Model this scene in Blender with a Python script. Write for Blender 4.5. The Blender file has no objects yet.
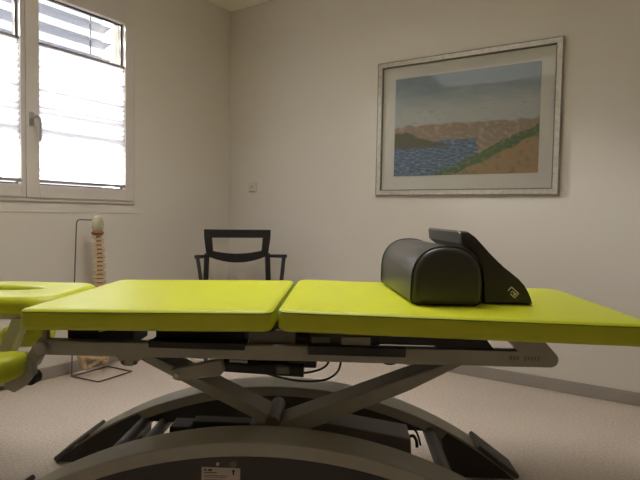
import bpy, bmesh, math, random
from mathutils import Vector, Matrix
from math import sin, cos, pi, radians, sqrt, atan2

random.seed(4)
sc = bpy.context.scene
COL = sc.collection

# ------------------------------------------------------------------ materials
def mat(name, col, rough=.5, metal=0., bump=0., bscale=80., vary=0., vscale=6., spec=.5, coat=0.):
    m = bpy.data.materials.new(name); m.use_nodes = True
    nt = m.node_tree; b = nt.nodes['Principled BSDF']
    b.inputs['Roughness'].default_value = rough
    b.inputs['Metallic'].default_value = metal
    b.inputs['Specular IOR Level'].default_value = spec
    b.inputs['Coat Weight'].default_value = coat
    b.inputs['Base Color'].default_value = (*col, 1)
    tc = nt.nodes.new('ShaderNodeTexCoord')
    if vary:
        n = nt.nodes.new('ShaderNodeTexNoise'); n.inputs['Scale'].default_value = vscale; n.inputs['Detail'].default_value = 6
        r = nt.nodes.new('ShaderNodeValToRGB')
        r.color_ramp.elements[0].position = .3; r.color_ramp.elements[1].position = .7
        r.color_ramp.elements[0].color = (*[c*(1-vary) for c in col], 1)
        r.color_ramp.elements[1].color = (*[min(1, c*(1+vary)) for c in col], 1)
        nt.links.new(tc.outputs['Object'], n.inputs['Vector'])
        nt.links.new(n.outputs['Fac'], r.inputs['Fac'])
        nt.links.new(r.outputs['Color'], b.inputs['Base Color'])
    if bump:
        n = nt.nodes.new('ShaderNodeTexNoise'); n.inputs['Scale'].default_value = bscale; n.inputs['Detail'].default_value = 4
        bp = nt.nodes.new('ShaderNodeBump'); bp.inputs['Strength'].default_value = bump; bp.inputs['Distance'].default_value = .003
        nt.links.new(tc.outputs['Object'], n.inputs['Vector'])
        nt.links.new(n.outputs['Fac'], bp.inputs['Height'])
        nt.links.new(bp.outputs['Normal'], b.inputs['Normal'])
    return m

M = {}
M['wall'] = mat('wall_paint', (.72, .685, .62), .9, bump=.25, bscale=260, spec=.2)
M['ceil'] = mat('ceiling_paint', (.86, .81, .73), .95, spec=.2)
M['lime'] = mat('lime_vinyl', (.56, .61, .022), .42, bump=.10, bscale=420, vary=.03, vscale=3)
M['limedark'] = mat('lime_piping', (.20, .235, .01), .6, bump=.1, bscale=300)
M['grey'] = mat('grey_paint', (.37, .355, .295), .5, bump=.05, bscale=600, vary=.05, vscale=20)
M['midgrey'] = mat('dark_grey_paint', (.16, .152, .13), .5, bump=.05, bscale=500)
M['tube'] = mat('tube_grey', (.095, .09, .08), .5, bump=.05, bscale=400)
M['marking'] = mat('faint_marking', (.19, .175, .15), .5, bump=.02)
M['lightgrey'] = mat('light_grey_paint', (.62, .59, .53), .5, bump=.05, bscale=500)
M['dark'] = mat('dark_plastic', (.022, .021, .019), .55, bump=.05, bscale=400)
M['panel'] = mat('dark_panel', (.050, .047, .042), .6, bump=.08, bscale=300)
M['rubber'] = mat('grey_rubber', (.10, .095, .085), .7, bump=.2, bscale=300)
M['steel'] = mat('steel', (.55, .54, .52), .28, metal=1, bump=.03, bscale=200)
M['vinyl'] = mat('charcoal_vinyl', (.055, .053, .048), .34, bump=.14, bscale=330, vary=.08, vscale=9)
M['vinyl2'] = mat('charcoal_wedge_vinyl', (.038, .036, .032), .36, bump=.14, bscale=330, vary=.08, vscale=9)
M['seam'] = mat('charcoal_seam', (.02, .02, .018), .5, bump=.1)
M['logo'] = mat('label_thread', (.75, .72, .64), .7, bump=.1)
M['label'] = mat('sticker', (.55, .49, .43), .6, bump=.03)
M['ink'] = mat('ink', (.02, .015, .015), .6, bump=.02)
M['inkred'] = mat('faded_ink', (.20, .12, .11), .6, bump=.02)
M['chair'] = mat('chair_wood', (.022, .020, .019), .45, bump=.1, bscale=120, vary=.2, vscale=18)
M['chairseat'] = mat('chair_seat', (.035, .033, .032), .8, bump=.3, bscale=300)
M['bone'] = mat('bone', (.62, .47, .28), .5, bump=.2, bscale=90, vary=.12, vscale=30)
M['skull'] = mat('skull', (.47, .43, .31), .55, bump=.1, bscale=60, vary=.06, vscale=20)
M['disc'] = mat('disc', (.26, .10, .045), .55, bump=.1)
M['wire'] = mat('stand_wire', (.16, .14, .125), .4, metal=.6, bump=.03)
M['frame'] = mat('window_frame', (.68, .635, .60), .45, bump=.03, bscale=300)
M['gasket'] = mat('gasket', (.06, .058, .06), .6, bump=.03)
M['rail'] = mat('blind_rail', (.34, .31, .32), .45, bump=.03)
M['slat'] = mat('slat', (.13, .135, .155), .6, bump=.03)
M['handle'] = mat('handle_metal', (.40, .37, .35), .35, metal=.3, bump=.03)
M['plastic'] = mat('socket_plastic', (.62, .58, .51), .45, bump=.02)
M['base'] = mat('baseboard', (.33, .30, .265), .6, bump=.05, vary=.05)
M['pframe'] = mat('silver_frame', (.50, .47, .41), .42, metal=.3, bump=.25, bscale=120, vary=.18, vscale=40)
M['pframe2'] = mat('dark_frame_line', (.16, .145, .125), .5, bump=.05)
M['mat_board'] = mat('mat_board', (.72, .67, .60), .9, bump=.04, bscale=500)
M['cable'] = mat('cable', (.012, .012, .012), .5, bump=.03)
M['brick'] = mat('outside_render', (.7, .69, .68), .9, bump=.2)

# speckled floor
def floor_mat():
    m = bpy.data.materials.new('speckled_linoleum'); m.use_nodes = True
    nt = m.node_tree; b = nt.nodes['Principled BSDF']
    b.inputs['Roughness'].default_value = .55; b.inputs['Specular IOR Level'].default_value = .35
    tc = nt.nodes.new('ShaderNodeTexCoord')
    n = nt.nodes.new('ShaderNodeTexNoise'); n.inputs['Scale'].default_value = 95; n.inputs['Detail'].default_value = 3
    n2 = nt.nodes.new('ShaderNodeTexNoise'); n2.inputs['Scale'].default_value = 1.6; n2.inputs['Detail'].default_value = 4
    r = nt.nodes.new('ShaderNodeValToRGB')
    e = r.color_ramp.elements
    e[0].position = .32; e[0].color = (.62, .535, .46, 1)
    e[1].position = .68; e[1].color = (.82, .72, .63, 1)
    mx = nt.nodes.new('ShaderNodeMixRGB'); mx.blend_type = 'MULTIPLY'; mx.inputs[0].default_value = .25
    nt.links.new(tc.outputs['Object'], n.inputs['Vector']); nt.links.new(tc.outputs['Object'], n2.inputs['Vector'])
    nt.links.new(n.outputs['Fac'], r.inputs['Fac'])
    nt.links.new(r.outputs['Color'], mx.inputs[1]); nt.links.new(n2.outputs['Fac'], mx.inputs[2])
    nt.links.new(mx.outputs['Color'], b.inputs['Base Color'])
    return m
M['floor'] = floor_mat()

def glass_mat(name, gloss):
    m = bpy.data.materials.new(name); m.use_nodes = True
    nt = m.node_tree; nt.nodes.clear()
    o = nt.nodes.new('ShaderNodeOutputMaterial'); t = nt.nodes.new('ShaderNodeBsdfTransparent')
    g = nt.nodes.new('ShaderNodeBsdfGlossy'); g.inputs['Roughness'].default_value = .02
    f = nt.nodes.new('ShaderNodeFresnel'); f.inputs['IOR'].default_value = gloss
    x = nt.nodes.new('ShaderNodeMixShader')
    t.inputs['Color'].default_value = (.96, .97, .97, 1)
    nt.links.new(f.outputs[0], x.inputs[0]); nt.links.new(t.outputs[0], x.inputs[1]); nt.links.new(g.outputs[0], x.inputs[2])
    nt.links.new(x.outputs[0], o.inputs['Surface'])
    return m
M['glass'] = glass_mat('pane_glass', 1.45)
M['pglass'] = glass_mat('picture_glass', 1.22)

def blind_mat():
    m = bpy.data.materials.new('pleated_fabric'); m.use_nodes = True
    nt = m.node_tree; nt.nodes.clear()
    o = nt.nodes.new('ShaderNodeOutputMaterial')
    t = nt.nodes.new('ShaderNodeBsdfTranslucent'); t.inputs['Color'].default_value = (.80, .79, .86, 1)
    d = nt.nodes.new('ShaderNodeBsdfDiffuse'); d.inputs['Color'].default_value = (.80, .79, .80, 1)
    x = nt.nodes.new('ShaderNodeMixShader'); x.inputs[0].default_value = .38
    tc = nt.nodes.new('ShaderNodeTexCoord'); n = nt.nodes.new('ShaderNodeTexNoise'); n.inputs['Scale'].default_value = 300
    bp = nt.nodes.new('ShaderNodeBump'); bp.inputs['Strength'].default_value = .1
    nt.links.new(tc.outputs['Object'], n.inputs['Vector']); nt.links.new(n.outputs['Fac'], bp.inputs['Height'])
    nt.links.new(bp.outputs[0], d.inputs['Normal'])
    nt.links.new(t.outputs[0], x.inputs[1]); nt.links.new(d.outputs[0], x.inputs[2])
    nt.links.new(x.outputs[0], o.inputs['Surface'])
    return m
M['blind'] = blind_mat()

def art_mat():
    """A plain generic painted landscape: pale blue sky, ochre land, blue water, green and orange bank."""
    m = bpy.data.materials.new('painted_landscape'); m.use_nodes = True
    nt = m.node_tree; b = nt.nodes['Principled BSDF']; b.inputs['Roughness'].default_value = .7
    L = nt.links.new
    tc = nt.nodes.new('ShaderNodeTexCoord'); sp = nt.nodes.new('ShaderNodeSeparateXYZ')
    L(tc.outputs['Generated'], sp.inputs[0])
    def math_(op, a, c, clamp=False):
        n = nt.nodes.new('ShaderNodeMath'); n.operation = op; n.use_clamp = clamp
        for i, v in enumerate((a, c)):
            if isinstance(v, (int, float)): n.inputs[i].default_value = v
            else: L(v, n.inputs[i])
        return n.outputs[0]
    def noise(scale, detail=4, stretch=(1, 1, 1)):
        mp = nt.nodes.new('ShaderNodeMapping'); mp.inputs['Scale'].default_value = stretch
        L(tc.outputs['Generated'], mp.inputs[0])
        n = nt.nodes.new('ShaderNodeTexNoise'); n.inputs['Scale'].default_value = scale; n.inputs['Detail'].default_value = detail
        L(mp.outputs[0], n.inputs['Vector']); return n.outputs['Fac']
    def mix(f, a, c):
        n = nt.nodes.new('ShaderNodeMixRGB'); L(f, n.inputs[0])
        for i, v in ((1, a), (2, c)):
            if isinstance(v, tuple): n.inputs[i].default_value = (*v, 1)
            else: L(v, n.inputs[i])
        return n.outputs[0]
    X, Z = sp.outputs['X'], sp.outputs['Z']
    wob = math_('MULTIPLY', math_('SUBTRACT', noise(7), .5), .12)
    zz = math_('ADD', Z, wob); xx = math_('ADD', X, wob)
    def above(v, t, s=60): return math_('MULTIPLY', math_('SUBTRACT', v, t), s, True)
    sky = mix(above(math_('ADD', zz, math_('MULTIPLY', noise(5, 6, (1, 1, 3)), .35)), .82, 4), (.50, .50, .47), (.30, .35, .40))
    sky = mix(above(noise(16, 6, (1, 1, 2.5)), .54, 6), sky, (.38, .41, .43))
    water = mix(above(noise(24, 5, (1, 1, 5)), .5, 9), (.13, .18, .26), (.33, .37, .41))
    land = mix(above(noise(26, 5), .5, 8), (.36, .27, .20), (.46, .37, .27))
    bank = mix(above(noise(22, 5), .52, 8), (.42, .28, .16), (.27, .25, .13))
    green = mix(above(noise(30, 5), .5, 8), (.14, .19, .10), (.25, .27, .14))
    c = mix(above(zz, .50), land, sky)                                   # horizon
    c = mix(math_('MULTIPLY', above(.36, zz), above(.62, xx)), c, water)
    slope = math_('SUBTRACT', zz, math_('MULTIPLY', math_('SUBTRACT', X, .40), .62))
    c = mix(above(.08, slope), c, green)
    c = mix(above(-.02, slope), c, bank)
    isle = math_('ADD', math_('MULTIPLY', zz, 1.0), math_('MULTIPLY', X, .5))
    c = mix(math_('MULTIPLY', math_('MULTIPLY', above(.50, isle), above(zz, .27)), above(.45, zz)), c, (.17, .16, .11))
    L(c, b.inputs['Base Color'])
    bp = nt.nodes.new('ShaderNodeBump'); bp.inputs['Strength'].default_value = .15
    L(noise(60), bp.inputs['Height']); L(bp.outputs[0], b.inputs['Normal'])
    return m
M['art'] = art_mat()

# ------------------------------------------------------------------ mesh builder
class MB:
    def __init__(s): s.bm = bmesh.new()
    def add(s, vs, fs):
        v = [s.bm.verts.new(p) for p in vs]
        for f in fs:
            try: s.bm.faces.new([v[i] for i in f])
            except ValueError: pass
        return s
    def box(s, a, b):
        (x0, y0, z0), (x1, y1, z1) = a, b
        return s.add([(x0,y0,z0),(x1,y0,z0),(x1,y1,z0),(x0,y1,z0),(x0,y0,z1),(x1,y0,z1),(x1,y1,z1),(x0,y1,z1)],
                     [(0,3,2,1),(4,5,6,7),(0,1,5,4),(1,2,6,5),(2,3,7,6),(3,0,4,7)])
    def prism(s, poly, y0, y1):                 # poly in (x, z), CCW seen from -y; extruded along y
        n = len(poly)
        vs = [(x, y0, z) for x, z in poly] + [(x, y1, z) for x, z in poly]
        fs = [tuple(range(n)), tuple(range(2*n-1, n-1, -1))] + [(i, n+i, n+(i+1) % n, (i+1) % n) for i in range(n)]
        return s.add(vs, fs)
    def loops(s, loops, cap=True, closed=True):
        n = len(loops[0]); vs = [p for l in loops for p in l]; fs = []
        for k in range(len(loops)-1):
            for i in range(n if closed else n-1):
                j = (i+1) % n
                fs.append((k*n+i, k*n+j, (k+1)*n+j, (k+1)*n+i))
        if cap: fs += [tuple(range(n-1, -1, -1)), tuple(range((len(loops)-1)*n, len(loops)*n))]
        return s.add(vs, fs)
    def tube(s, pts, r, n=10, closed=False):
        pts = [Vector(p) for p in pts]; L = []; ref = None
        m = len(pts)
        for i, p in enumerate(pts):
            if closed: d = pts[(i+1) % m] - pts[i-1]
            else: d = pts[min(i+1, m-1)] - pts[max(i-1, 0)]
            d.normalize()
            if ref is None:
                ref = Vector((0, 0, 1)) if abs(d.z) < .9 else Vector((1, 0, 0))
            u = (ref - d*ref.dot(d)).normalized(); v = d.cross(u); ref = u
            rr = r[i] if isinstance(r, (list, tuple)) else r
            L.append([p + (u*cos(2*pi*k/n) + v*sin(2*pi*k/n))*rr for k in range(n)])
        if closed: return s.loops(L + [L[0]], cap=False)
        return s.loops(L)
    def ellipsoid(s, c, r, n=16, m=10, rot=None):
        c = Vector(c); L = []
        for k in range(m+1):
            t = pi*(k/m)*.998 + .003
            ring = []
            for i in range(n):
                a = 2*pi*i/n
                v = Vector((r[0]*sin(t)*cos(a), r[1]*sin(t)*sin(a), -r[2]*cos(t)))
                if rot: v = rot @ v
                ring.append(c+v)
            L.append(ring)
        return s.loops(L)
    def slab(s, rect, rad, prof, seg=6):          # prof: (inset, z); rounded rectangle rings
        x0, y0, x1, y1 = rect; L = []
        for ins, z in prof:
            r = max(rad-ins, .001) if ins < rad else .001
            a, b, c, d = x0+ins, y0+ins, x1-ins, y1-ins
            ring = []
            for cx, cy, st in ((c-r, b+r, -pi/2), (c-r, d-r, 0), (a+r, d-r, pi/2), (a+r, b+r, pi)):
                for k in range(seg+1):
                    t = st + pi/2*k/seg
                    ring.append((cx+r*cos(t), cy+r*sin(t), z))
            L.append(ring)
        return s.loops(L)
    def xf(s, fn):
        for v in s.bm.verts: v.co = fn(v.co.copy())
        return s
    def build(s, name, m, parent=None, off=(0, 0, 0), bevel=0, bseg=2, smooth=True, sub=0):
        bmesh.ops.remove_doubles(s.bm, verts=s.bm.verts, dist=1e-6)
        bmesh.ops.translate(s.bm, verts=s.bm.verts, vec=-Vector(off))
        bmesh.ops.recalc_face_normals(s.bm, faces=s.bm.faces)
        me = bpy.data.meshes.new(name); s.bm.to_mesh(me); s.bm.free()
        me.materials.append(M[m])
        o = bpy.data.objects.new(name, me); COL.objects.link(o)
        if parent: o.parent = parent
        if bevel:
            b = o.modifiers.new('bevel', 'BEVEL'); b.width = bevel; b.segments = bseg; b.limit_method = 'ANGLE'; b.angle_limit = radians(35)
        if sub:
            o.modifiers.new('sub', 'SUBSURF').levels = sub; o.modifiers['sub'].render_levels = sub
        if smooth:
            me.polygons.foreach_set('use_smooth', [True]*len(me.polygons))
            me.set_sharp_from_angle(angle=radians(38))
        return o

def tag(o, label, cat, group=None):
    o['label'] = label; o['category'] = cat
    if group: o['group'] = group
    return o
def empty(name, loc, rz=0.):
    o = bpy.data.objects.new(name, None); COL.objects.link(o); o.location = loc; o.rotation_euler = (0, 0, rz)
    o.empty_display_size = .1
    return o
def struct(o): o['kind'] = 'structure'; return o

# ------------------------------------------------------------------ camera
TH = radians(32.6); PITCH = math.atan(25.5/530); ROLL = .0175
fw = Vector((-sin(TH)*cos(PITCH), cos(TH)*cos(PITCH), -sin(PITCH)))
r0 = Vector((cos(TH), sin(TH), 0)); u0 = r0.cross(fw)
RR = r0*cos(ROLL) + u0*sin(ROLL); UU = u0*cos(ROLL) - r0*sin(ROLL)
cam = bpy.data.cameras.new('camera'); co = bpy.data.objects.new('camera', cam); COL.objects.link(co)
mx = Matrix((( RR.x, UU.x, -fw.x, 0), (RR.y, UU.y, -fw.y, 0), (RR.z, UU.z, -fw.z, .92), (0, 0, 0, 1)))
co.matrix_world = mx
cam.sensor_width = 36; cam.lens = 530*36/640; cam.clip_start = .02
sc.camera = co

# ------------------------------------------------------------------ room
XL, YB, CZ = -2.776, 3.043, 2.43
XR, YF = 4.2, -2.6
WY0, WY1, WZ0, WZ1 = .795, 2.170, .963, 2.18        # window frame, outer size
T = .12
struct(MB().box((XL-.3, YF-.2, -.1), (XR+.2, YB+.2, 0)).build('floor', 'floor', smooth=False))
struct(MB().box((XL-.3, YF-.2, CZ), (XR+.2, YB+.2, CZ+.1)).build('ceiling', 'ceil', smooth=False))
struct(MB().box((XL-.3, YB, 0), (XR+.2, YB+.2, CZ)).build('wall_back', 'wall', smooth=False))
struct(MB().box((XR, YF, 0), (XR+.2, YB, CZ)).build('wall_right', 'wall', smooth=False))
struct(MB().box((XL-.3, YF-.2, 0), (XR+.2, YF, CZ)).build('wall_front', 'wall', smooth=False))
b = MB()                                            # left wall around the opening
b.box((XL-.3, YF, 0), (XL, WY0+.03, CZ)); b.box((XL-.3, WY1-.008, 0), (XL, YB, CZ))
b.box((XL-.3, WY0+.03, 0), (XL, WY1-.008, WZ0+.03)); b.box((XL-.3, WY0+.03, WZ1-.03), (XL, WY1-.008, CZ))
struct(b.build('wall_left', 'wall', smooth=False))
struct(MB().box((XL, YB-.014, 0), (XR, YB, .066)).build('baseboard_back', 'base', bevel=.004))
struct(MB().box((XL, YF, 0), (XL+.014, YB-.014, .066)).build('baseboard_left', 'base', bevel=.004))
struct(MB().box((XL, WY0-.25, .905), (XL+.004, WY1+.05, .915)).build('trim_1', 'wall', bevel=.002))

# window: fixed frame + two sashes
FX = XL + .012
w = MB()
w.box((XL-.07, WY0, WZ0), (FX, WY0+.05, WZ1)); w.box((XL-.07, WY1-.05, WZ0), (FX, WY1, WZ1))
w.box((XL-.07, WY0+.05, WZ0), (FX, WY1-.05, WZ0+.05)); w.box((XL-.07, WY0+.05, WZ1-.05), (FX, WY1-.05, WZ1))
win = struct(w.build('window_1', 'frame', bevel=.004))
def sash(y0, y1, gy0, gy1):
    z0, z1, gz0, gz1 = WZ0+.02, WZ1-.02, 1.05, 2.045
    s = MB()
    x0, x1 = XL-.05, XL+.022
    s.box((x0, y0, z0), (x1, gy0, z1)); s.box((x0, gy1, z0), (x1, y1, z1))
    s.box((x0, gy0, z0), (x1, gy1, gz0)); s.box((x0, gy0, gz1), (x1, gy1, z1))
    o = s.build('sash', 'frame', win, bevel=.003)
    g = MB(); gx0, gx1 = XL-.03, XL-.012
    for a in ((gy0, gz0, gy0+.008, gz1), (gy1-.008, gz0, gy1, gz1), (gy0, gz0, gy1, gz0+.008), (gy0, gz1-.008, gy1, gz1)):
        g.box((gx0, a[0], a[1]), (gx1, a[2], a[3]))
    g.build('gasket', 'gasket', o)
    MB().box((XL-.026, gy0, gz0), (XL-.020, gy1, gz1)).build('pane', 'glass', o, smooth=False)
    return o
sash(WY0+.02, 1.4895, .875, 1.466)
s2 = sash(1.4915, WY1-.02, 1.562, 2.094)
h = MB(); hx = XL+.022
h.box((hx, 1.506, 1.350), (hx+.010, 1.530, 1.422))
h.build('handle_plate', 'handle', s2, bevel=.004)
h = MB(); h.tube([(hx+.008, 1.518, 1.395), (hx+.045, 1.518, 1.395)], .009, 12)
h.tube([(hx+.045, 1.514, 1.400), (hx+.048, 1.530, 1.392), (hx+.048, 1.537, 1.37), (hx+.048, 1.539, 1.33), (hx+.046, 1.540, 1.275)], [.008, .009, .0085, .008, .007], 10)
h.build('handle', 'handle', s2)

# pleated blinds (in the glazing bead) and the outside louvre blind
def pleated(y0, y1, label):
    e = empty('pleated_blind', (XL+.005, (y0+y1)/2, 1.06)); tag(e, label, 'blind', None)
    off = (XL+.005, (y0+y1)/2, 1.06)
    zt, zb, p = 1.782, 1.078, .030
    n = int(round((zt-zb)/p*2)); f = MB(); A = []; B = []
    for i in range(n+1):
        z = zb + (zt-zb)*i/n; x = XL + (.012 if i % 2 else -.002)
        A.append((x, y0, z)); B.append((x, y1, z))
    f.loops([A, B], cap=False, closed=False)
    f.build('pleated_fabric', 'blind', e, off, smooth=False)
    MB().box((XL-.006, y0-.001, zt-.001), (XL+.016, y1+.001, zt+.011)).build('head_rail', 'rail', e, off, bevel=.002)
    MB().box((XL-.006, y0-.001, zb-.015), (XL+.018, y1+.001, zb+.001)).build('bottom_rail', 'rail', e, off, bevel=.002)
    return e
pleated(1.564, 2.092, 'white pleated blind glowing in the window sash with the handle, nearest the room corner')
pleated(.877, 1.464, 'white pleated blind in the other window sash, farther from the room corner')

ex = empty('louvre_blind', (XL-.205, 1.49, 1.45)); tag(ex, 'grey horizontal louvre blind outside the glass, showing above the pleated blinds', 'blind')
off = (XL-.205, 1.49, 1.45)
z = 2.155
k = 0
while z > 1.40:
    s = MB(); pr = []
    a = radians(14)
    up = [(-.045, -.003), (-.023, .005), (0, .007), (.023, .005), (.045, -.003)]
    lo = [(x, q-.0025) for x, q in reversed(up)]
    ring = [(x*cos(a)-q*sin(a), x*sin(a)+q*cos(a)) for x, q in up+lo]
    s.loops([[(XL-.205+x, y, z+q) for x, q in ring] for y in (.83, 2.142)])
    s.build('slat', 'slat', ex, off)
    z -= .100; k += 1
for y in (1.0, 2.01):
    MB().box((XL-.208, y-.004, 1.42), (XL-.202, y+.004, 2.17)).build('ladder_tape', 'slat', ex, off)
for y in (.826, 2.1445):
    MB().box((XL-.255, y, 1.0), (XL-.16, y+.014, 2.17)).build('guide_rail', 'frame', ex, off)

# ------------------------------------------------------------------ picture
px0, px1, pz0, pz1 = -1.521, -.454, 1.046, 1.866
e = empty('framed_picture', ((px0+px1)/2, YB, pz0)); off = ((px0+px1)/2, YB, pz0)
tag(e, 'framed landscape print with a wide white mat in a silver frame, hanging on the wall', 'picture')
def rim(a, c, yb, yf, name, m, bev):
    f = MB(); x0, x1, z0, z1 = a; X0, X1, Z0, Z1 = c
    def ring(x0, x1, z0, z1, y): return [(x0, y, z0), (x1, y, z0), (x1, y, z1), (x0, y, z1)]
    L = [ring(x0, x1, z0, z1, yb), ring(x0, x1, z0, z1, yf), ring(X0, X1, Z0, Z1, yf), ring(X0, X1, Z0, Z1, yb), ring(x0, x1, z0, z1, yb)]
    f.loops(L, cap=False)
    return f.build(name, m, e, off, bevel=bev, smooth=False)
fr = rim((px0, px1, pz0, pz1), (px0+.034, px1-.034, pz0+.034, pz1-.034), YB-.001, YB-.026, 'frame', 'pframe', .004)
rim((px0+.0005, px1-.0005, pz0+.0005, pz1-.0005), (px0+.005, px1-.005, pz0+.005, pz1-.005), YB-.002, YB-.027, 'frame_edge', 'pframe2', .001)
rim((px0+.030, px1-.030, pz0+.030, pz1-.030), (px0+.0355, px1-.0355, pz0+.0355, pz1-.0355), YB-.002, YB-.0275, 'frame_lip', 'pframe2', .001)
MB().box((px0+.03, YB-.010, pz0+.03), (px1-.03, YB-.002, pz1-.03)).build('mat_board', 'mat_board', e, off, smooth=False)
MB().box((-1.403, YB-.0125, 1.165), (-.561, YB-.0098, 1.757)).build('print', 'art', e, off, smooth=False)
MB().box((px0+.034, YB-.020, pz0+.034), (px1-.034, YB-.017, pz1-.034)).build('glass', 'pglass', e, off, smooth=False)

# ------------------------------------------------------------------ wall socket
sx, sz = -2.542, 1.114
e = empty('wall_socket', (sx, YB, sz)); tag(e, 'small white power socket on the wall near the room corner', 'socket'); off = (sx, YB, sz)
MB().box((sx-.034, YB-.010, sz-.034), (sx+.034, YB, sz+.034)).build('plate', 'plastic', e, off, bevel=.004)
s = MB(); s.tube([(sx, YB-.0118, sz), (sx, YB-.0095, sz)], .021, 20); s.build('insert', 'plastic', e, off, bevel=.001)
s = MB()
for dx in (-.008, 0, .008): s.tube([(sx+dx, YB-.0128, sz+(.004 if dx == 0 else -.002)), (sx+dx, YB-.0112, sz+(.004 if dx == 0 else -.002))], .0026, 8)
s.build('socket_hole', 'ink', e, off)

# ------------------------------------------------------------------ treatment table (own axes: x along, y away from the viewer)
PSI = TH - radians(2.5)
tx = Vector((cos(PSI), sin(PSI), 0)); ty = Vector((-sin(PSI), cos(PSI), 0))
TO = (-.19, 1.66, 0)
tab = empty('treatment_table', tx*TO[0] + ty*TO[1], PSI)
tag(tab, 'lime green padded treatment table on a grey arched base with scissor legs', 'treatment table')
def P(mb, name, m, parent=None, **k): return mb.build(name, m, parent or tab, TO, **k)
def W(x, y, z): v = tx*x + ty*y; return Vector((v.x, v.y, z))

def cushion(name, rect, zt, thick, rad, fn=None, rnd=.012):
    pr = []
    for i in range(5):
        t = pi/2*i/4
        pr.append((rnd*.8*(1-sin(t)), zt-thick+rnd*.8*(1-cos(t))))
    for i in range(6):
        t = pi/2*i/5
        pr.append((rnd*(1-cos(t)), zt-rnd+rnd*sin(t)))
    for ins, dz in ((.03, .0018), (.06, .003), (.11, .004), (.18, .0048)): pr.append((rnd+ins, zt+dz))
    c = MB().slab(rect, rad, pr, 7)
    if fn: c.xf(fn)
    o = P(c, name, 'lime')
    ring = []
    x0, y0, x1, y1 = rect; r = rad
    for cx, cy, st in ((x1-r, y0+r, -pi/2), (x1-r, y1-r, 0), (x0+r, y1-r, pi/2), (x0+r, y0+r, pi)):
        for k in range(9):
            t = st + pi/2*k/8; ring.append((cx+(r-.0012)*cos(t), cy+(r-.0012)*sin(t), zt-.0075))
    s = MB().tube(ring, .0018, 6, closed=True)
    if fn: s.xf(fn)
    P(s, 'piping', 'limedark', o)
    return o
def tiltL(v): v.z += (v.x+.165)*.0185; return v
def tiltR(v): v.z -= max(0, v.x+.05)*.0165; return v
cushion('cushion', (-.848, 1.333, -.178, 1.985), .672, .056, .030, tiltL, .015)
cushion('cushion', (-.1665, 1.333, .793, 1.990), .675, .058, .045, tiltR, .015)
# boards under the cushions
P(MB().box((-.82, 1.395, .606), (-.18, 1.955, .617)).xf(tiltL), 'cushion_board', 'dark')
P(MB().box((-.14, 1.395, .608), (.76, 1.96, .618)).xf(tiltR), 'cushion_board', 'dark')

# head section: rounded cushion with a breathing slot
def head():
    x0, x1, y0, y1, zt, th = -1.26, -.856, 1.50, 1.875, .661, .056
    rnd = .027
    c = MB(); L = []
    N = 48
    def ring(ins, z):
        r = max(.085-ins, .01); a, b_, c_, d = x0+ins, y0+ins, x1-ins, y1-ins; out = []
        for cx, cy, st in ((c_-r, b_+r, -pi/2), (c_-r, d-r, 0), (a+r, d-r, pi/2), (a+r, b_+r, pi)):
            for k in range(12):
                t = st+pi/2*k/12; out.append(Vector((cx+r*cos(t), cy+r*sin(t), z)))
        return out
    def hole(g, z):
        cx, cy, ax, ay = -1.13, 1.70, .135+g, .045+g; out = []
        for k in range(N):
            t = -pi/2 + 2*pi*k/N + .12
            out.append(Vector((cx+ax*cos(t), cy+ay*sin(t), z)))
        return out
    for i in range(6):
        t = pi/2*i/5; L.append(ring(rnd*(1-sin(t)), zt-th+rnd*(1-cos(t))))
    for i in range(1, 7):
        t = pi/2*i/6; L.append(ring(rnd*(1-cos(t)), zt-rnd+rnd*sin(t)))
    for i in range(6):
        t = pi/2*i/5; L.append(hole(.018*(1-sin(t)), zt-.018*(1-cos(t))))
    L.append(hole(0, zt-th)); L.append(L[0])
    c.loops(L, cap=False)
    return P(c, 'head_cushion', 'lime')
head()
P(MB().slab((-1.24, 1.53, -.90, 1.83), .06, [(0, .590), (0, .606)]), 'head_board', 'lightgrey')
# arm pads, lowered beside the head section
def pad(y0, y1, zt, th, x1):
    c = MB(); pr = []
    r = .030
    for i in range(6):
        t = pi/2*i/5; pr.append((r*(1-sin(t)), zt-th+r*(1-cos(t))))
    for i in range(6):
        t = pi/2*i/5; pr.append((r*(1-cos(t)), zt-r+r*sin(t)))
    c.slab((-1.25, y0, x1, y1), .05, pr, 8)
    c.xf(lambda v: Vector((v.x, v.y, v.z + (v.x-x1)*.10)))
    return P(c, 'arm_pad', 'lime')
pad(1.355, 1.485, .520, .072, -.886)
pad(1.83, 1.96, .507, .080, -1.07)

# head hinge and arm brackets
def flat(poly, y0, y1, name, m, bev=.002, parent=None): return P(MB().prism(poly, y0, y1), name, m, parent, bevel=bev)
flat([(-1.03, .475), (-.998, .475), (-.940, .570), (-.938, .597), (-.976, .597)], 1.515, 1.54, 'head_strut', 'lightgrey')
flat([(-.972, .490), (-.957, .490), (-.915, .590), (-.930, .590)], 1.49, 1.505, 'head_strut', 'lightgrey')
flat([(-.955, .478), (-.885, .488), (-.885, .512), (-.948, .503)], 1.475, 1.50, 'head_strut', 'lightgrey')
flat([(-.905, .475), (-.865, .475), (-.835, .535), (-.850, .560), (-.872, .535)], 1.445, 1.475, 'arm_bracket', 'grey')
flat([(-.905, .492), (-.868, .492), (-.864, .455), (-.886, .425), (-.920, .402), (-.953, .414), (-.945, .434), (-.905, .470)], 1.435, 1.46, 'arm_bracket', 'grey')
P(MB().tube([(-.885, 1.45, .438), (-.885, 1.485, .438)], .020, 20), 'knob', 'dark', bevel=.003)
P(MB().tube([(-.945, 1.45, .412), (-1.25, 1.45, .36)], .006, 8), 'arm_rod', 'midgrey')
P(MB().tube([(-.828, 1.405, .538), (-.828, 1.46, .538)], .0195, 24), 'pivot_cap', 'grey', bevel=.003)
P(MB().box((-.838, 1.435, .545), (-.823, 1.450, .603)), 'pivot_post', 'grey', bevel=.002)

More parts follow.
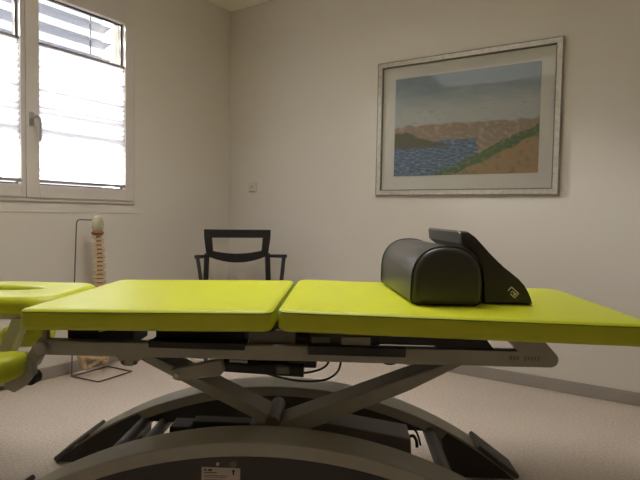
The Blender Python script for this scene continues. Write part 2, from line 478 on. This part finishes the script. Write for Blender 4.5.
# lying frame: front and rear rails
def railz(x): return .541 + .003*(x+.1)*0
rp = [(-.828, .517)]
rp += [(-.62, .517), (-.60, .492), (-.575, .492), (-.545, .519), (.545, .522)]
for i in range(9):
    t = -pi/2 + (pi/2+radians(50))*i/8
    rp.append((.558+.0215*cos(t), .5435+.0215*sin(t)))
rp += [(.528, .607), (.432, .607), (.472, .5645), (-.09, .562), (-.26, .560), (-.83, .558)]
flat(rp, 1.42, 1.455, 'side_rail', 'grey', .003)
rr = [(-.828, .517), (.545, .522)] + [(.553+.0215*cos(-pi/2+pi*i/8), .5435+.0215*sin(-pi/2+pi*i/8)) for i in range(9)] + [(-.83, .558)]
flat(rr, 1.875, 1.91, 'side_rail', 'grey', .003)
flat([(.255, .5655), (.411, .5655), (.380, .606), (.255, .606)], 1.425, 1.45, 'link_plate', 'dark')
# faint stamped marking on the rail end
for i, (a, c2, z0, z1) in enumerate([(.452, .470, .540, .552)]):
    s = MB()
    for k in range(3): s.box((.450+k*.009, 1.4194, .541), (.456+k*.009, 1.4203, .552))
    for k in range(5): s.box((.489+k*.0085, 1.4194, .542 if k % 2 else .540), (.494+k*.0085, 1.4203, .552))
    P(s, 'stamped_marking', 'marking', smooth=False)
# housings along the rail
P(MB().box((-.527, 1.412, .5475), (-.262, 1.470, .566)), 'cable_tray', 'dark', bevel=.002)
P(MB().box((-.090, 1.410, .5415), (.173, 1.4195, .567)), 'control_housing', 'dark', bevel=.002)
P(MB().box((-.085, 1.430, .567), (.105, 1.50, .606)), 'control_box', 'panel', bevel=.003)
P(MB().box((0.0, 1.423, .567), (.080, 1.4295, .590)), 'connector_plate', 'grey', bevel=.002)
P(MB().box((-.08, 1.425, .570), (-.03, 1.4295, .588)), 'connector_plate', 'midgrey', bevel=.002)
# inner cross members of the lying frame
for x0, x1 in ((-.80, -.605), (-.538, -.28), (-.26, .08)):
    P(MB().box((x0, 1.50, .530), (x1, 1.62, .592)), 'cross_member', 'dark', bevel=.004)
for x0, x1 in ((-.79, -.73), (-.44, -.38), (-.05, .01), (.30, .36)):
    P(MB().box((x0, 1.455, .522), (x1, 1.875, .548)), 'cross_tube', 'midgrey', bevel=.004)
for a, c2 in (((-.70, 1.49, .575), (-.61, 1.49, .596)),):
    P(MB().tube([a, c2], .006, 8), 'gas_spring', 'steel')
P(MB().tube([(-.15, 1.47, .585), (-.06, 1.47, .560)], .018, 12), 'gas_spring', 'dark')
P(MB().box((-.255, 1.44, .555), (-.125, 1.47, .600)), 'hinge_plate', 'midgrey', bevel=.003)
P(MB().box((.10, 1.425, .571), (.26, 1.50, .606)), 'cross_member', 'dark', bevel=.003)

# actuator and cables
flat([(-.482, .474), (-.474, .446), (-.458, .442), (-.338, .460), (-.326, .476), (-.338, .506)], 1.460, 1.49, 'actuator_link', 'grey', .004)
P(MB().tube([(-.462, 1.452, .459), (-.462, 1.462, .459)], .0075, 14), 'bolt', 'steel', bevel=.001)
P(MB().tube([(-.350, 1.500, .484), (-.105, 1.500, .474)], .0215, 16), 'actuator', 'dark')
P(MB().tube([(-.315, 1.476, .502), (-.265, 1.476, .500)], .006, 12), 'actuator_rod', 'steel')
P(MB().box((-.320, 1.485, .500), (-.11, 1.53, .512)), 'actuator_cover', 'dark', bevel=.003)
P(MB().box((-.182, 1.472, .466), (-.145, 1.53, .488)), 'actuator_clamp', 'midgrey', bevel=.003)
P(MB().box((-.15, 1.490, .482), (-.07, 1.53, .520)), 'actuator_head', 'dark', bevel=.003)
def spline(pts, n=8):
    P_ = [Vector(p) for p in pts]; P_ = [P_[0]] + P_ + [P_[-1]]; out = []
    for i in range(1, len(P_)-2):
        a, b_, c_, d = P_[i-1:i+3]
        for k in range(n):
            t = k/n
            out.append(.5*((2*b_) + (c_-a)*t + (2*a-5*b_+4*c_-d)*t*t + (3*b_-a-3*c_+d)*t**3))
    out.append(P_[-2]); return out
P(MB().tube(spline([(-.155, 1.50, .472), (-.116, 1.50, .464), (-.07, 1.50, .472), (-.040, 1.49, .492), (-.03, 1.48, .522)]), .0032, 7), 'cable', 'cable')
P(MB().tube(spline([(-.226, 1.50, .463), (-.17, 1.50, .449), (-.116, 1.50, .441), (-.06, 1.50, .443), (-.025, 1.495, .457), (-.005, 1.485, .482), (.003, 1.475, .525)]), .0032, 7), 'cable', 'cable')
P(MB().tube(spline([(.11, 1.465, .522), (.125, 1.465, .509), (.15, 1.465, .510), (.16, 1.465, .522)]), .003, 7), 'cable', 'cable')
P(MB().box((-.082, 1.462, .508), (-.076, 1.472, .522)), 'cable_clip', 'dark')

# scissor legs
def zA(x): return .330+.474*(-.204-x)
def zB(x): return .366+.397*(x+.029)
flat([(-.585, zA(-.585)-.032), (-.41, zA(-.41)-.034), (-.22, zA(-.22)-.036), (-.175, .285), (-.18, zA(-.18)), (-.585, zA(-.585))], 1.52, 1.625, 'scissor_leg', 'grey', .004)
flat([(-.36, zB(-.36)-.05), (-.02, zB(-.02)-.052), (.20, zB(.20)-.042), (.375, zB(.375)-.018), (.375, zB(.375)), (-.36, zB(-.36))], 1.52, 1.625, 'scissor_leg', 'grey', .004)
P(MB().tube([(-.195, 1.497, .312), (-.195, 1.66, .316)], .022, 20), 'torque_tube', 'midgrey', bevel=.003)
P(MB().box((-.60, 1.53, .478), (-.52, 1.62, .522)), 'leg_bearing', 'midgrey', bevel=.004)
P(MB().box((.30, 1.53, .492), (.385, 1.62, .522)), 'leg_bearing', 'midgrey', bevel=.004)
# base beam, motor housing and tubes
flat([(-.27, .225), (.214, .200), (.212, .262), (-.04, .301), (-.27, .290)], 1.545, 1.66, 'base_beam', 'midgrey', .004)
P(MB().box((-.29, 1.50, .215), (-.11, 1.55, .276)), 'base_bracket', 'midgrey', bevel=.004)
P(MB().box((-.522, 1.575, .232), (-.455, 1.65, .262)), 'motor_housing', 'dark', bevel=.004)
P(MB().box((-.455, 1.590, .240), (-.27, 1.64, .275)), 'base_beam', 'dark', bevel=.004)
P(MB().tube(spline([(.21, 1.60, .245), (.225, 1.60, .250), (.235, 1.60, .235), (.238, 1.60, .215)]), .005, 7), 'cable', 'cable')
P(MB().tube(spline([(.222, 1.66, .26), (.245, 1.66, .235), (.258, 1.66, .195)]), .0035, 7), 'cable', 'cable')
for x, z in ((-.705, .156), (-.630, .158), (.318, .155)):
    P(MB().tube([(x, 1.40, z), (x, 1.90, z)], .021, 18), 'cross_tube', 'tube')

# arches
AX, AR = -.208, 1.30
def arch(y0, y1, apex, pin, pout, lift):
    zc = apex-AR
    half = sqrt(AR*AR - (0.004-zc)**2)
    a1 = math.acos(half/AR); N = 48; th = .038
    top = []; bot = []
    for i in range(N+1):
        t = pi-a1 - (pi-2*a1)*i/N
        top.append((AX+AR*cos(t), zc+AR*sin(t)))
    half2 = sqrt((AR-th)**2 - (0.004-zc)**2); a2 = math.acos(half2/(AR-th))
    for i in range(N+1):
        t = pi-a2 - (pi-2*a2)*i/N
        bot.append((AX+(AR-th)*cos(t), zc+(AR-th)*sin(t)))
    s = MB(); L = []
    for (x0, z0), (x1, z1) in zip(top, bot):
        L.append([(x0, y0, z0), (x0, y1, z0), (x1, y1, z1), (x1, y0, z1)])
    s.loops(L)
    P(s, 'base_arch', 'grey', bevel=.003)
    # side panel under the shell, open below 0.165 between the feet
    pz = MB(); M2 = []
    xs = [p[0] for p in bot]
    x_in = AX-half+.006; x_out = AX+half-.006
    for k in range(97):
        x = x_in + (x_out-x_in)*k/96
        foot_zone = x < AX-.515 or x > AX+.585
        rad = AR-.008 if foot_zone else AR-th+lift  # at the rear feet dark panel covers the shell face, standing in for shade
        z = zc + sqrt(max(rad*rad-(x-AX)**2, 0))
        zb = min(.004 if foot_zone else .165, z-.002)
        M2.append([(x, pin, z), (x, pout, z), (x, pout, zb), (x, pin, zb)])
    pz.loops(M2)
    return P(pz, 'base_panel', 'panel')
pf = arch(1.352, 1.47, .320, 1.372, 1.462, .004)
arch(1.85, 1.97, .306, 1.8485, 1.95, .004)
def foot(x0, z0, x1, z1, y0, y1):
    d = Vector((x1-x0, z1-z0)).normalized(); n = Vector((-d.y, d.x))
    if n.y < 0: n = -n
    q = [(x0, z0), (x1, z1), (x1+n.x*.016, z1+n.y*.016), (x0+n.x*.016, z0+n.y*.016)]
    flat(q, y0, y1, 'foot_plate', 'rubber', .004)
foot(-1.030, .004, -.900, .104, 1.843, 1.975); foot(.626, .004, .482, .110, 1.843, 1.975)
foot(-1.070, .002, -.880, .138, 1.347, 1.475); foot(.652, .002, .465, .138, 1.347, 1.475)
# sticker and bolts on the front panel
st = P(MB().box((-.366, 1.3705, .168), (-.262, 1.3722, .2405)), 'sticker', 'label', smooth=False)
s = MB()
def ln(x0, x1, z, hgt): s.box((x0, 1.3698, z-hgt/2), (x1, 1.3708, z+hgt/2))
ln(-.359, -.352, .2335, .004); ln(-.348, -.338, .2335, .005)
ln(-.358, -.324, .2265, .002)
P(s, 'printed_text', 'ink', st, smooth=False)
s = MB()
s.prism([(-.282, .222), (-.278, .222), (-.278, .231), (-.2745, .231), (-.280, .2375), (-.2855, .231), (-.282, .231)], 1.3698, 1.3708)
P(s, 'printed_arrow', 'ink', st, smooth=False)
s = MB()
for k, z in enumerate((.219, .2145, .207, .200, .193, .186, .179)): ln(-.359, (-.294, -.300, -.308, -.290, -.312, -.298, -.320)[k], z, .0018)
P(s, 'printed_text', 'inkred', st, smooth=False)
P(MB().tube([(-.322, 1.366, .2515), (-.322, 1.374, .2515)], .004, 12), 'bolt', 'steel')
P(MB().ellipsoid((-.281, 1.371, .2505), (.0105, .006, .0085)), 'bolt', 'midgrey')
for x, z in ((-.566, .503), (-.60, .503)):
    P(MB().tube([(x, 1.417, z), (x, 1.425, z)], .006, 12), 'bolt', 'midgrey')

# ------------------------------------------------------------------ bolster
def thing_on_table(name, x, y, z, rot):
    o = empty(name, W(x, y, z), PSI+radians(rot)); o.rotation_euler.y = .0165   # lies on the slightly sloping section
    return o
bo = thing_on_table('bolster', .287, 1.456, .6780, 6.5)
tag(bo, 'charcoal vinyl half-round bolster with a flat bottom on the green table', 'cushion')
def dome(w, h, zs, ins=0.):
    o = []; hw = w/2-ins; t0 = zs; r = .014
    o.append((-hw+r, ins)); o.append((hw-r, ins))
    o.append((hw-.004, ins+.004)); o.append((hw, ins+r))
    for i in range(21):
        t = pi*i/20
        cx, sz_ = cos(t), sin(t)
        e_ = .86
        o.append((hw*math.copysign(abs(cx)**e_, cx), t0 + (h-t0-ins)*abs(sz_)**e_))
    o.append((-hw, ins+r)); o.append((-hw+.004, ins+.004))
    return o
Lb = .462
ys = [(0, .016), (.003, .008), (.009, .002), (.016, 0), (Lb*.5, 0), (Lb-.016, 0), (Lb-.009, .002), (Lb-.003, .008), (Lb, .016)]
m = MB(); m.loops([[(x, y, z) for x, z in dome(.195, .160, .060, i)] for y, i in ys])
m.build('body', 'vinyl', bo)
for y in (.012, Lb-.012):
    m = MB(); d = dome(.1955, .1605, .060, 0)
    m.tube([(x, y, z) for x, z in d], .0028, 7, closed=True); m.build('piping', 'seam', bo)

# ------------------------------------------------------------------ wedge
we = thing_on_table('wedge_cushion', .436, 1.520, .6736, 5.0)
tag(we, 'charcoal vinyl wedge cushion with a small emblem, leaning on the half-round bolster', 'cushion')
prof = [(.112, .001), (-.030, .001), (-.034, .05), (-.042, .10), (-.062, .136), (-.092, .158), (-.108, .170), (-.1125, .200), (-.1085, .2055),
        (-.088, .2045), (-.068, .192), (-.048, .172), (-.024, .147), (0, .125), (.022, .106), (.048, .087), (.068, .072), (.086, .054), (.099, .033), (.107, .016)]
Lw = .365
cx = sum(p[0] for p in prof)/len(prof); cz = sum(p[1] for p in prof)/len(prof)
def shrink(f): return [(cx+(x-cx)*(1-f), max(.001, cz+(z-cz)*(1-f))) for x, z in prof]
m = MB(); m.loops([[(x, y, z) for x, z in shrink(f)] for y, f in ((0, .05), (.003, .02), (.009, .004), (.016, 0), (Lw-.016, 0), (Lw-.009, .004), (Lw-.003, .02), (Lw, .05))])
m.build('body', 'vinyl2', we)
m = MB()
em = Vector((.050, .035)); uu = Vector((.022, -.018)); vv = Vector((-.011, -.0125))
# woven emblem: a tilted tag outline, a bracket and two short strokes
def bar(a, b_, r=.0016):
    p = em + uu*a[0] + vv*a[1]; q = em + uu*b_[0] + vv*b_[1]
    m.tube([(p.x, -.0005, p.y), (q.x, -.0005, q.y)], r, 6)
h_ = .5
for a, b_ in (((-h_, -h_), (h_, -h_)), ((h_, -h_), (h_, h_)), ((h_, h_), (-.1, h_)), ((-h_, -h_), (-h_, .35)), ((-.15, -.1), (.25, -.1)), ((-.15, -.1), (-.15, .3)), ((.1, .15), (.35, .15)), ((.3, -.3), (.3, .3))):
    bar(a, b_)
m.build('emblem', 'logo', we)

# ------------------------------------------------------------------ armchair in the corner
f2 = Vector((.702, -.712, 0)).normalized()
ch = empty('armchair', (-2.345, 2.657, 0), atan2(f2.y, f2.x) + pi/2 + radians(6))   # local -y is the way it faces
tag(ch, 'dark wooden armchair with an open curved backrest standing in the room corner', 'chair')
y_ = 0
# backrest: outer shape minus opening, as top rail, two sides and curved lower rail
m = MB()
N = 20
outer_l = lambda z: .207 + (z-.60)*.055
m.prism([(-.2185, .757), (.2185, .757), (.2195, .811), (-.2195, .811)], -.012, .012)
for sgn in (1, -1):
    q = [(sgn*.168, .76), (sgn*.160, .655), (sgn*.203, .640), (sgn*.2185, .76)]
    m.prism(q if sgn > 0 else q[::-1], -.012, .012)
up = []; lo = []
for i in range(N+1):
    x = -.204 + .408*i/N; t = x/.204
    up.append((x, .648 + .030*t*t + .004)); lo.append((x, .593 + .046*t*t))
m.loops([[(a[0], -.012, a[1]), (b_[0], -.012, b_[1]), (b_[0], .012, b_[1]), (a[0], .012, a[1])] for a, b_ in zip(up, lo)])
m.build('backrest', 'chair', ch, bevel=.003)
for sgn in (1, -1):
    m = MB(); m.loops([[(sgn*x-.016, y-.014, z), (sgn*x+.016, y-.014, z), (sgn*x+.016, y+.014, z), (sgn*x-.016, y+.014, z)]
                       for x, y, z in ((.200, .0, .655), (.208, -.005, .45), (.205, .06, .0))])
    m.build('leg', 'chair', ch, bevel=.003)
    m = MB(); m.loops([[(sgn*x-.011, y-.012, z), (sgn*x+.011, y-.012, z), (sgn*x+.011, y+.012, z), (sgn*x-.011, y+.012, z)]
                       for x, y, z in ((.274, -.165, .645), (.246, -.20, .44), (.240, -.40, .0))])
    m.build('leg', 'chair', ch, bevel=.003)
    m = MB(); pts = [(.200, .0, .634), (.240, -.07, .640), (.279, -.172, .646)]
    m.loops([[(sgn*x-.015, y, z-.011), (sgn*x+.015, y, z-.011), (sgn*x+.015, y, z+.011), (sgn*x-.015, y, z+.011)] for x, y, z in pts])
    m.build('armrest', 'chair', ch, bevel=.003)
m = MB(); m.slab((-.225, -.43, .225, -.005), .04, [(.006, .432), (0, .438), (0, .462), (.012, .472), (.05, .476)])
m.build('seat', 'chairseat', ch)
m = MB(); m.box((-.2, -.40, .395), (.2, -.38, .433)); m.box((-.2, -.02, .395), (.2, .0, .433)); m.box((-.215, -.39, .395), (-.195, -.01, .433)); m.box((.195, -.39, .395), (.215, -.01, .433))
m.build('seat_frame', 'chair', ch, bevel=.002)

# ------------------------------------------------------------------ spine model on its wire stand
sp = empty('spine_model', (-2.60, 1.84, 0))
tag(sp, 'human spine teaching model with pelvis on a wire stand below the window', 'anatomical model'); off = (-2.60, 1.84, 0)
m = MB()
cb = [(-2.695, 1.697, .006), (-2.49, 1.722, .006), (-2.505, 1.945, .006), (-2.70, 1.930, .006)]
for i in range(4): m.tube([cb[i], cb[(i+1) % 4]], .0038, 8)
m.build('stand_base', 'wire', sp, off)
m = MB(); m.tube(spline([(-2.695, 1.697, .004), (-2.690, 1.708, .40), (-2.685, 1.722, .80), (-2.685, 1.726, .852), (-2.682, 1.738, .868), (-2.66, 1.775, .868), (-2.645, 1.80, .868)], 6), .0034, 8)
m.build('stand_post', 'wire', sp, off)
def axis(t):          # t: 0 at the sacrum top, 1 at the skull
    z = .235 + t*(.800-.235)
    s = .016*sin(t*2*pi*1.0+3.6)
    return Vector((-2.625 - s*.6, 1.822 + s*.8 - .008*t + .002, z))
m = MB(); c = axis(1)
m.ellipsoid((c.x, c.y, .842), (.030, .034, .051), 20, 12, None)
m.build('skull_base', 'skull', sp, off)
m = MB(); m.ellipsoid((c.x, c.y-.002, .797), (.030, .036, .014), 16, 8)
m.build('neck_nerves', 'disc', sp, off)
nv = 24
for i in range(nv):
    t = (i+.5)/nv; c = axis(t); sc_ = 1.12 - .40*t
    hgt = (.800-.235)/nv
    m = MB()
    rx, ry = .022*sc_, .023*sc_
    L = []
    for z, k in ((-.34, .96), (-.26, 1.05), (0, .86), (.26, 1.05), (.34, .96)):
        L.append([(c.x+rx*k*cos(2*pi*j/12), c.y+ry*k*sin(2*pi*j/12), c.z+z*hgt) for j in range(12)])
    m.loops(L)
    for sgn in (1, -1):
        m.tube([(c.x+.006, c.y+sgn*.010*sc_, c.z), (c.x-.006, c.y+sgn*(.042*sc_+.004), c.z+.006*(1 if i%2 else -1)*sgn+.002)], [.0062*sc_+.001, .0042], 6)
    m.tube([(c.x-.010, c.y, c.z), (c.x-.044*sc_, c.y, c.z-.010)], [.006, .0035], 6)
    m.tube([(c.x+.010, c.y+.010, c.z), (c.x+.030*sc_, c.y+.024*sc_, c.z-.006)], [.005, .003], 6)
    m.build('vertebra', 'bone', sp, off)
m = MB()
for i in range(nv):
    t = (i+1)/nv; c = axis(t); sc_ = 1.0-.45*t
    m.tube([(c.x, c.y, c.z-.0045), (c.x, c.y, c.z+.0045)], .0195*sc_, 12)
    for sgn in (1, -1): m.tube([(c.x, c.y+sgn*.012*sc_, c.z), (c.x+.008, c.y+sgn*.027*sc_, c.z-.004)], .0032, 6)
m.build('discs', 'disc', sp, off).name = 'spinal_disc'
# sacrum and hip bones
c = axis(0)
m = MB(); m.loops([[(c.x-.01+d_+r*.7*cos(2*pi*j/12), c.y+r*sin(2*pi*j/12), z) for j in range(12)] for z, r, d_ in ((.240, .030, 0), (.215, .038, -.008), (.185, .028, -.02), (.155, .014, -.022), (.130, .006, -.012))])
m.build('sacrum', 'bone', sp, off)
for sgn in (1, -1):
    m = MB()
    yc = c.y-.022; S = 1.45*sgn
    # iliac wing
    wing = []
    for k in range(9):
        a = radians(-35 + 190*k/8)
        wing.append((c.x + .050*cos(a)*.9 - .005, yc + S*(.045 + .055*(.5+.5*sin(a))), .185 + .062*sin(a)))
    cen = (c.x-.01, yc+S*.055, .165)
    L = []
    for f, th_ in ((1.0, .004), (.6, .007), (.15, .010)):
        L.append([(cen[0]+(p[0]-cen[0])*f, cen[1]+(p[1]-cen[1])*f, cen[2]+(p[2]-cen[2])*f) for p in wing])
    top = [[(p[0], p[1]-.004, p[2]) for p in l] for l in L]; bt = [[(p[0], p[1]+.004, p[2]) for p in l] for l in reversed(L)]
    m.loops(top + bt + [top[0]], cap=False, closed=True)
    m.ellipsoid((c.x+.005, yc+S*.062, .128), (.026, .024, .028), 12, 8)
    m.tube(spline([(c.x, yc+S*.060, .120), (c.x-.012, yc+S*.050, .085), (c.x-.002, yc+S*.040, .055), (c.x+.022, yc+S*.030, .068)], 5), [.020]*5+[.017]*5+[.014]*5+[.010], 10)
    m.tube(spline([(c.x+.012, yc+S*.058, .132), (c.x+.040, yc+S*.034, .115), (c.x+.048, yc+S*.004, .100), (c.x+.022, yc+S*.030, .068)], 5), .009, 8)
    m.build('hip_bone', 'bone', sp, off)
# ------------------------------------------------------------------ light
wd = bpy.data.worlds.new('daylight'); sc.world = wd; wd.use_nodes = True
bg = wd.node_tree.nodes['Background']; bg.inputs['Color'].default_value = (.93, .95, 1, 1); bg.inputs['Strength'].default_value = 1.3
la = bpy.data.lights.new('window_daylight', 'AREA'); la.shape = 'RECTANGLE'; la.size = 3.0; la.size_y = 2.6; la.energy = 4300; la.color = (1, .97, .93)
lo_ = bpy.data.objects.new('window_daylight', la); COL.objects.link(lo_)
lo_.location = (XL-2.1, 1.2, 3.6)
lo_.rotation_euler = Vector((1, .12, -.9)).to_track_quat('-Z', 'Y').to_euler()

def emit(name, col, st):
    m = bpy.data.materials.new(name); m.use_nodes = True; nt = m.node_tree; nt.nodes.clear()
    o = nt.nodes.new('ShaderNodeOutputMaterial'); e = nt.nodes.new('ShaderNodeEmission')
    e.inputs['Color'].default_value = (*col, 1); e.inputs['Strength'].default_value = st
    nt.links.new(e.outputs[0], o.inputs['Surface']); return m
M['opal'] = emit('fill_lamp_glow', (1, .95, .87), 3)
def added_fill_lamp(x, y, label, down, up):  # made-up panel lamp out of view, added to brighten table top and floor
    zb = 2.14
    e = empty('added_fill_light', (x, y, CZ)); off = (x, y, CZ)
    tag(e, label, 'fill light')
    m = MB(); x0, x1, y0, y1 = x-.62, x+.62, y-.31, y+.31
    for a in ((x0, y0, x1, y0+.02), (x0, y1-.02, x1, y1), (x0, y0+.02, x0+.02, y1-.02), (x1-.02, y0+.02, x1, y1-.02)):
        m.box((a[0], a[1], zb), (a[2], a[3], zb+.05))
    m.build('frame', 'lightgrey', e, off)
    MB().box((x0+.02, y0+.02, zb+.010), (x1-.02, y1-.02, zb+.040)).build('fill_panel', 'opal', e, off, smooth=False)
    for sx_ in (-.5, .5):
        for sy_ in (-.29, .29):
            MB().tube([(x+sx_, y+sy_, zb+.05), (x+sx_, y+sy_, CZ)], .002, 6).build('fill_lamp_wire', 'steel', e, off)
    for pw, dz, flip in ((down, -.003, 0), (up, .053, pi)):
        d = bpy.data.lights.new('fill_lamp', 'AREA'); d.shape = 'RECTANGLE'; d.size = 1.18; d.size_y = .56
        d.energy = pw; d.spread = radians(150); d.color = (1, .935, .89)
        o = bpy.data.objects.new('fill_lamp', d); COL.objects.link(o); o.parent = e
        o.location = (0, 0, zb-CZ+dz); o.rotation_euler = (flip, 0, 0)
added_fill_lamp(-1.15, 1.40, 'added fill light, an unseen glowing panel above the treatment table', 9.5, 2.8)

# ------------------------------------------------------------------ output look
vs = sc.view_settings
sc.display_settings.display_device = 'sRGB'
vs.view_transform = 'Standard'; vs.look = 'None'; vs.gamma = 1; vs.use_curve_mapping = False
vs.exposure = 0.17
sc.cycles.use_denoising = True
sc.cycles.max_bounces = 12; sc.cycles.diffuse_bounces = 8; sc.cycles.transparent_max_bounces = 12
sc.cycles.sample_clamp_indirect = 8
